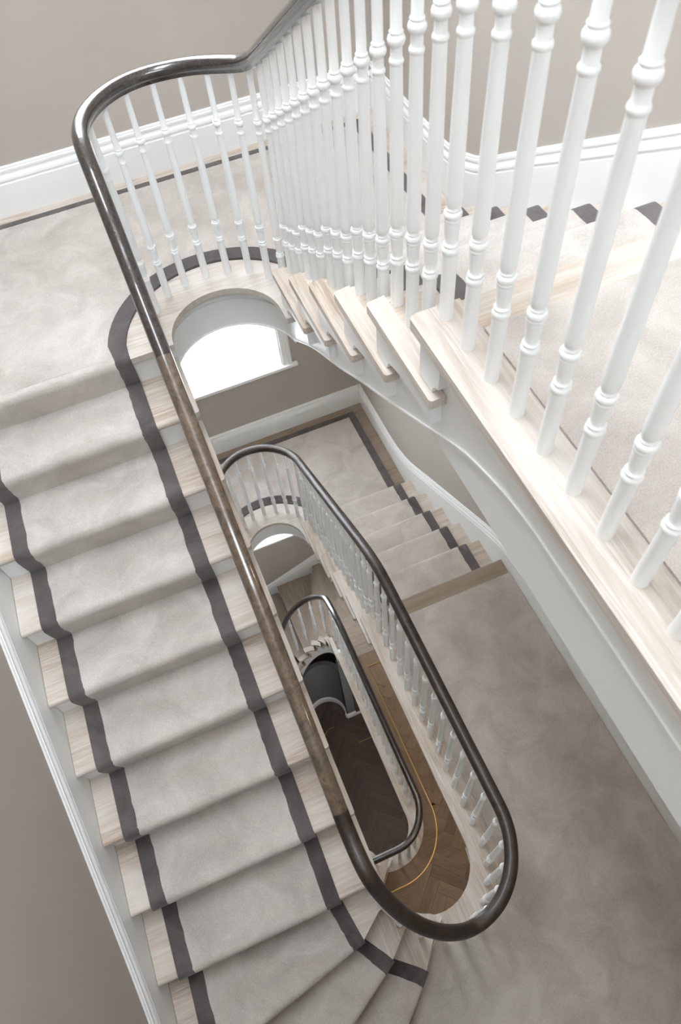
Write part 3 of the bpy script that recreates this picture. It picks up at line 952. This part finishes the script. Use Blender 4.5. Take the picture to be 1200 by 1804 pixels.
# sloping skirting beside the lowest winders on the north wall
np_ = [(XE, YNLO, Z0 - 2 * R + .30), (.85, YNLO, Z0 - 3 * R + .06), (.18, YNLO, Z0 - 4.8 * R + .06), (XWEST, YNLO, Z0 - 8 * R + .06)]
skirt('baseboard_north', np_, h=0, low=-.42, flip=True)
skirt('baseboard_east', [(XE + .022, YG - .1, Z0), (XE + .022, YS, Z0)], flip=False)
skirt('baseboard_south', [(XE, YS, -FLOOR), (XWEST, YS, -FLOOR)], flip=False)

# ================================================================== windows
def window(name, z0, z1):
    r = structure(name, (.31, YNLO + .2, z0))
    x0, x1 = WX0, WX1
    put('sill', join(box(x0 - .09, x1 + .12, YNLO - .035, YNLO + .20, z0, z0 + .03)), M_WHITE, r)
    for xa, xb in ((x0 - .075, x0 + .004), (x1 - .004, x1 + .075)):
        d = 1 if xa > .3 else -1
        ins = xb if d < 0 else xa
        out = xa if d < 0 else xb
        pr = [(ins, YNLO), (ins, YNLO - .012), (ins + d * .012, YNLO - .016), (ins + d * .016, YNLO - .011), (ins + d * .050, YNLO - .011), (ins + d * .054, YNLO - .020), (ins + d * .064, YNLO - .024), (out, YNLO - .020), (out, YNLO)]
        put('architrave', slab(pr, z0 + .03, z1), M_WHITE, r)
        put('jamb', box(min(ins, ins - d * .012), max(ins, ins - d * .012), YNLO, YNLO + .24, z0 + .03, z1), M_WHITE, r)
    yf0, yf1 = YNLO + .165, YNLO + .205
    put('sash_frame', join(box(x0 + .012, x1 - .012, yf0, yf1, z0 + .03, z0 + .085), box(x0 + .012, x1 - .012, yf0 - .012, yf1, z0 + .03, z0 + .052),
                           box(x0 + .012, x0 + .062, yf0, yf1, z0 + .03, z1), box(x1 - .062, x1 - .012, yf0, yf1, z0 + .03, z1), box(x0 + .062, x1 - .062, yf0, yf1, z1 - .05, z1)), M_WHITE, r)
    put('glazing_bar', box((x0 + x1) / 2 - .011, (x0 + x1) / 2 + .011, yf0 + .008, yf1 - .008, z0 + .085, z1 - .05), M_WHITE, r)
    put('meeting_rail', box(x0 + .062, x1 - .062, yf0, yf1, (z0 + z1) / 2 - .02, (z0 + z1) / 2 + .02), M_WHITE, r)
    put('pane', box(x0 + .06, x1 - .06, yf0 + .018, yf0 + .022, z0 + .085, z1 - .05), M_GLASS, r)
    return r


window('window_1', -3.30, -1.36)
window('added_top_window', .14, 2.05)  # unseen window above the upper half landing, added to bring in light
window('window_2', -5.93, -4.66)
bl_ = thing('window_blind', (.31, YNLO + .10, -1.5), 'sheer white roman blind hanging in the window above its sill', 'blind')
zz = -3.205
bys = YNLO + .125
for k in range(8):
    a, b = zz + k * .23, zz + (k + 1) * .23
    v = [(WX0 + .02, bys - .004, a), (WX1 - .02, bys - .004, a), (WX1 - .02, bys + .014, a + .03), (WX0 + .02, bys + .014, a + .03), (WX1 - .02, bys, b), (WX0 + .02, bys, b)]
    put('blind_fold', (v, [(0, 1, 2, 3), (3, 2, 4, 5)]), M_SHEER, bl_)
put('hem_bar', box(WX0 + .02, WX1 - .02, bys - .008, bys + .008, zz - .022, zz), M_WHITE, bl_)

# ================================================================== balustrades
RXL, RXR = .004, .642
ECX, ERX = (RXL + RXR) / 2, (RXR - RXL) / 2


def flight_right_balusters(root, zt, y0, rail):
    for i in range(1, 6):
        for k in range(3):
            y = y0 + i * GR - .046 - k * GR / 3
            z = zt - i * R
            L = rail(y) + RAIL_B - z + .004
            baluster(root, .643, y, z, L, .15 + .045 * k)


def storey(zt, y0, yh, cy_low, names, mats, top_south, left=True):
    """balustrades of: the floor edge at zt with its short flight, the half landing, and the long flight below"""
    zh = zt - 6 * R
    pitch_r = lambda y: zt - (y - y0) / GR * R + .842
    lvl = zt + .932
    hl = zh + .905

    def rail_r(y):
        a = pitch_r(y)
        return min(a, lvl) if y < y0 + .6 else a
    # --- floor edge + short flight
    b1 = thing('balustrade', (.643, y0 - .4, zt), names[0], 'balustrade', None)
    pts = [(RXR, top_south, lvl)] + [(RXR, y0 - q, lvl) for q in (1.05, .9, .75, .6, .45, .34) if y0 - q > top_south] + [(RXR, y0 - .26, lvl - .006), (RXR, y0 - .18, lvl - .018), (RXR, y0 - .02, lvl - .085)]
    for y in (.25, .5, .75, 1.0, 1.2): pts.append((RXR, y0 + y, pitch_r(y0 + y)))
    put('handrail', sweep(smooth_path(pts, 6), RAIL), mats[0], b1, 50)
    flight_right_balusters(b1, zt, y0, rail_r)
    y = y0 - .040
    k = 0
    step = .1076 if zt == 0 else .1024
    first = y0 - .041 if zt == 0 else .4167 + .2048
    y = first
    while y > top_south + .03:
        rz = lvl if y < y0 - .34 else lvl - .085 * max(0, min(1, (y - (y0 - .34)) / .32)) ** 1.4
        baluster(b1, .643, y, zt, rz + RAIL_B - zt + .004, .197)
        y -= step
    # --- half landing curve
    b2 = thing('balustrade', (XC, yh + .35, zh), names[1], 'balustrade', None)
    ey = yh + .02
    rail_pts = []
    pr = pitch_r(y0 + 1.2)
    rail_pts += [(RXR, y0 + 1.2, pr), (RXR, yh - .02, pitch_r(yh - .02))]
    zc = [hl + .108, hl + .064, hl + .036, hl + .019, hl + .009, hl + .002, hl, hl, hl, hl, hl, hl - .002, hl - .012]
    A = arc(ECX, ey + .01, ERX, 4, 180, 12, .345)
    for (x, y_), z in zip(A, zc): rail_pts.append((x, y_, z))
    rail_pts += [(RXL, yh - .09, hl - .055), (RXL, yh - .20, hl - .128)]
    pl = lambda y: zh - (yh - y) / GL * R + .845
    for d in (.34, .46, .58): rail_pts.append((RXL, yh - d, pl(yh - d)))
    put('handrail', sweep(smooth_path(rail_pts, 6), RAIL), mats[1], b2, 50)
    for x, dy in ((.632, .115), (.588, .228), (.518, .304), (.425, .352), (.323, .373), (.217, .361), (.123, .321), (.050, .239), (.010, .140)):
        a = math.degrees(math.atan2((dy - .03) / .345, (x - ECX) / ERX))
        i = (a - 4) / 176 * 12
        i0 = max(0, min(11, int(i))); zr = zc[i0] + (zc[i0 + 1] - zc[i0]) * (i - i0)
        baluster(b2, x, yh + dy, zh, zr + RAIL_B - zh + .004, .195)
    if not left: return
    # --- long flight and the curve at its foot
    b3 = thing('balustrade', (0, yh - 1.0, zh - 4 * R), names[2], 'balustrade', None)
    zl = zh - 12 * R
    pts = [(RXL, yh - d, pl(yh - d)) for d in (.58, .8, 1.1, 1.5, 1.9, 2.06)]
    angs = [193, 205, 218, 232, 246, 258, 268, 280, 295, 310, 325, 340, 352, 360]
    tr = [zh - 8 * R - (a - 196) / (258 - 196) * 3 * R + .862 for a in angs]
    lv = zl + .932
    for a, z in zip(angs, tr):
        z = max(z, lv) if a > 250 else z
        pts.append((ECX + ERX * math.cos(math.radians(a)), cy_low - .015 + .358 * math.sin(math.radians(a)), z))
    sp = smooth_path(pts, 5)
    cut = next(i for i, q in enumerate(sp) if q[1] < cy_low + .12)
    put('handrail', sweep(sp[:cut + 1], RAIL), mats[2], b3, 50)
    put('handrail', sweep(sp[cut:], RAIL), M_RAIL_MD, b3, 50)
    for j in range(1, 9):
        for k in range(3):
            y = yh - j * GL + .046 + k * GL / 3
            z = zh - j * R
            baluster(b3, .002, y, z, pl(y) + RAIL_B - z + .004, .15 + .045 * k)
    for a in (200, 218, 236, 254, 272, 290, 307, 323, 338, 354):
        tz = zh - (9 if a < 212 else 10 if a < 229 else 11 if a < 257 else 12) * R
        i = 0
        while i < len(angs) - 2 and angs[i + 1] < a: i += 1
        t = (a - angs[i]) / (angs[i + 1] - angs[i])
        za = [max(z, lv) if q > 250 else z for q, z in zip(angs, tr)]
        rz = za[i] + (za[i + 1] - za[i]) * t
        baluster(b3, ECX + .318 * math.cos(math.radians(a)), cy_low - .010 + .350 * math.sin(math.radians(a)), tz, rz + RAIL_B - tz + .004, .195)


storey(0.0, 0.0, 1.3105, -.78,
       ['large near balustrade of white turned balusters along the top landing at upper right',
        'curved balustrade with grey stained rail around the upper half landing',
        'brown handrail and balusters down the long left flight, curling round its foot'],
       [M_RAIL_GREY, M_RAIL_GREY, M_RAIL_BRN], -1.12)
storey(-FLOOR, SHIFT, 1.3105 + SHIFT, CYG,
       ['dark railed balustrade along the middle floor edge and lower short flight',
        'small curved balustrade around the lower half landing',
        ''], [M_RAIL_MD, M_RAIL_MD, M_RAIL_MD], -.80, left=False)
# ground floor balustrade
b = thing('balustrade', (.643, .5, Z0), 'smallest and darkest balustrade far below around the ground floor opening', 'balustrade')
lv = Z0 + .932
pts = [(RXL - .3, CYG - .345, lv), (RXL, CYG - .345, lv), (.12, CYG - .345, lv), (.22, CYG - .345, lv)]
pts += [(x, y, lv) for x, y in arc(ECX, CYG, ERX, 270, 360, 10, .345)]
pts += [(RXR, y, lv) for y in (.3, .8, 1.2, 1.45)]
pts += [(RXR, 1.60, lv - .02), (RXR, 1.75, lv - .075), (RXR, 1.88, lv - .15)]
for i, (x, y) in enumerate(arc(ECX, 1.93, ERX, 12, 180, 10, .335)): pts.append((x, y, lv - .225 - i * .108))
put('handrail', sweep(smooth_path(pts, 5), RAIL), M_RAIL_DK, b, 50)
y = YG - .04
while y > CYG + .02:
    baluster(b, .643, y, Z0, .91, .197); y -= .1024
for a in (345, 327, 309, 291, 273):
    baluster(b, ECX + .318 * math.cos(math.radians(a)), CYG + .342 * math.sin(math.radians(a)), Z0, .91, .197)
for k in range(3):
    baluster(b, .643, 1.949 - .046 - k * .091, Z0 - R, .94, .16 + .04 * k)
for q in range(6):
    a = 32 + q * 25
    kk = 2 + q * 1.0
    z = Z0 - kk * R
    rz = lv - .225 - (a - 12) / 168 * 10 * .108
    x, yy = ECX + .315 * math.cos(math.radians(a)), 1.93 + .332 * math.sin(math.radians(a))
    baluster(b, x, yy, z, max(.6, rz + RAIL_B - z), .19)

# ================================================================== fill lamps added under the floors to lift the lower storeys (unseen)


def fill_downlight(x, y, z, power, col, label):
    t = thing('added_fill_light', (x, y, z), label, 'lamp', 'added fill lamps in the soffits')
    put('trim_ring', ring_wall([(x + .045 * math.cos(a), y + .045 * math.sin(a)) for a in [i * math.pi / 8 for i in range(17)]],
                               [(x + .058 * math.cos(a), y + .058 * math.sin(a)) for a in [i * math.pi / 8 for i in range(17)]], z - .012, z - .0005), M_WHITE, t)
    put('lens', slab([(x + .044 * math.cos(i * math.pi / 8), y + .044 * math.sin(i * math.pi / 8)) for i in range(16)], z - .006, z - .001), M_LAMP, t)
    l = D.lights.new('lamp', 'AREA'); l.shape = 'DISK'; l.size = .085; l.energy = power; l.color = col
    lo = D.objects.new('lamp', l); COL.objects.link(lo); lo.parent = t; lo.location = (0, 0, -.02)


DIRS = ('north', 'middle', 'south')
for i, (x, y) in enumerate(((1.15, -.35), (1.15, -1.4))):
    fill_downlight(x, y, -.42, 0.5, (1, .76, .56), 'added fill lamp in the soffit of the top landing, its %s one' % ('north', 'south')[i])
fill_downlight(1.0, 2.5, -1.276, 1.6, (1, .82, .68), 'added fill lamp in the soffit under the upper half landing')
for i, (x, y) in enumerate(((1.15, .9), (1.15, .1), (1.0, -.9))):
    fill_downlight(x, y, -FLOOR - .42, 1.7, (1, .76, .50), 'warm added fill lamp in the soffit of the middle floor, its %s one' % DIRS[i])
for i, (x, y) in enumerate(((1.2, .6), (1.2, -.8))):
    fill_downlight(x, y, Z0 - .30, 2.2, (1, .88, .78), 'added fill lamp in the soffit of the parquet floor, its %s one' % ('north', 'south')[i])
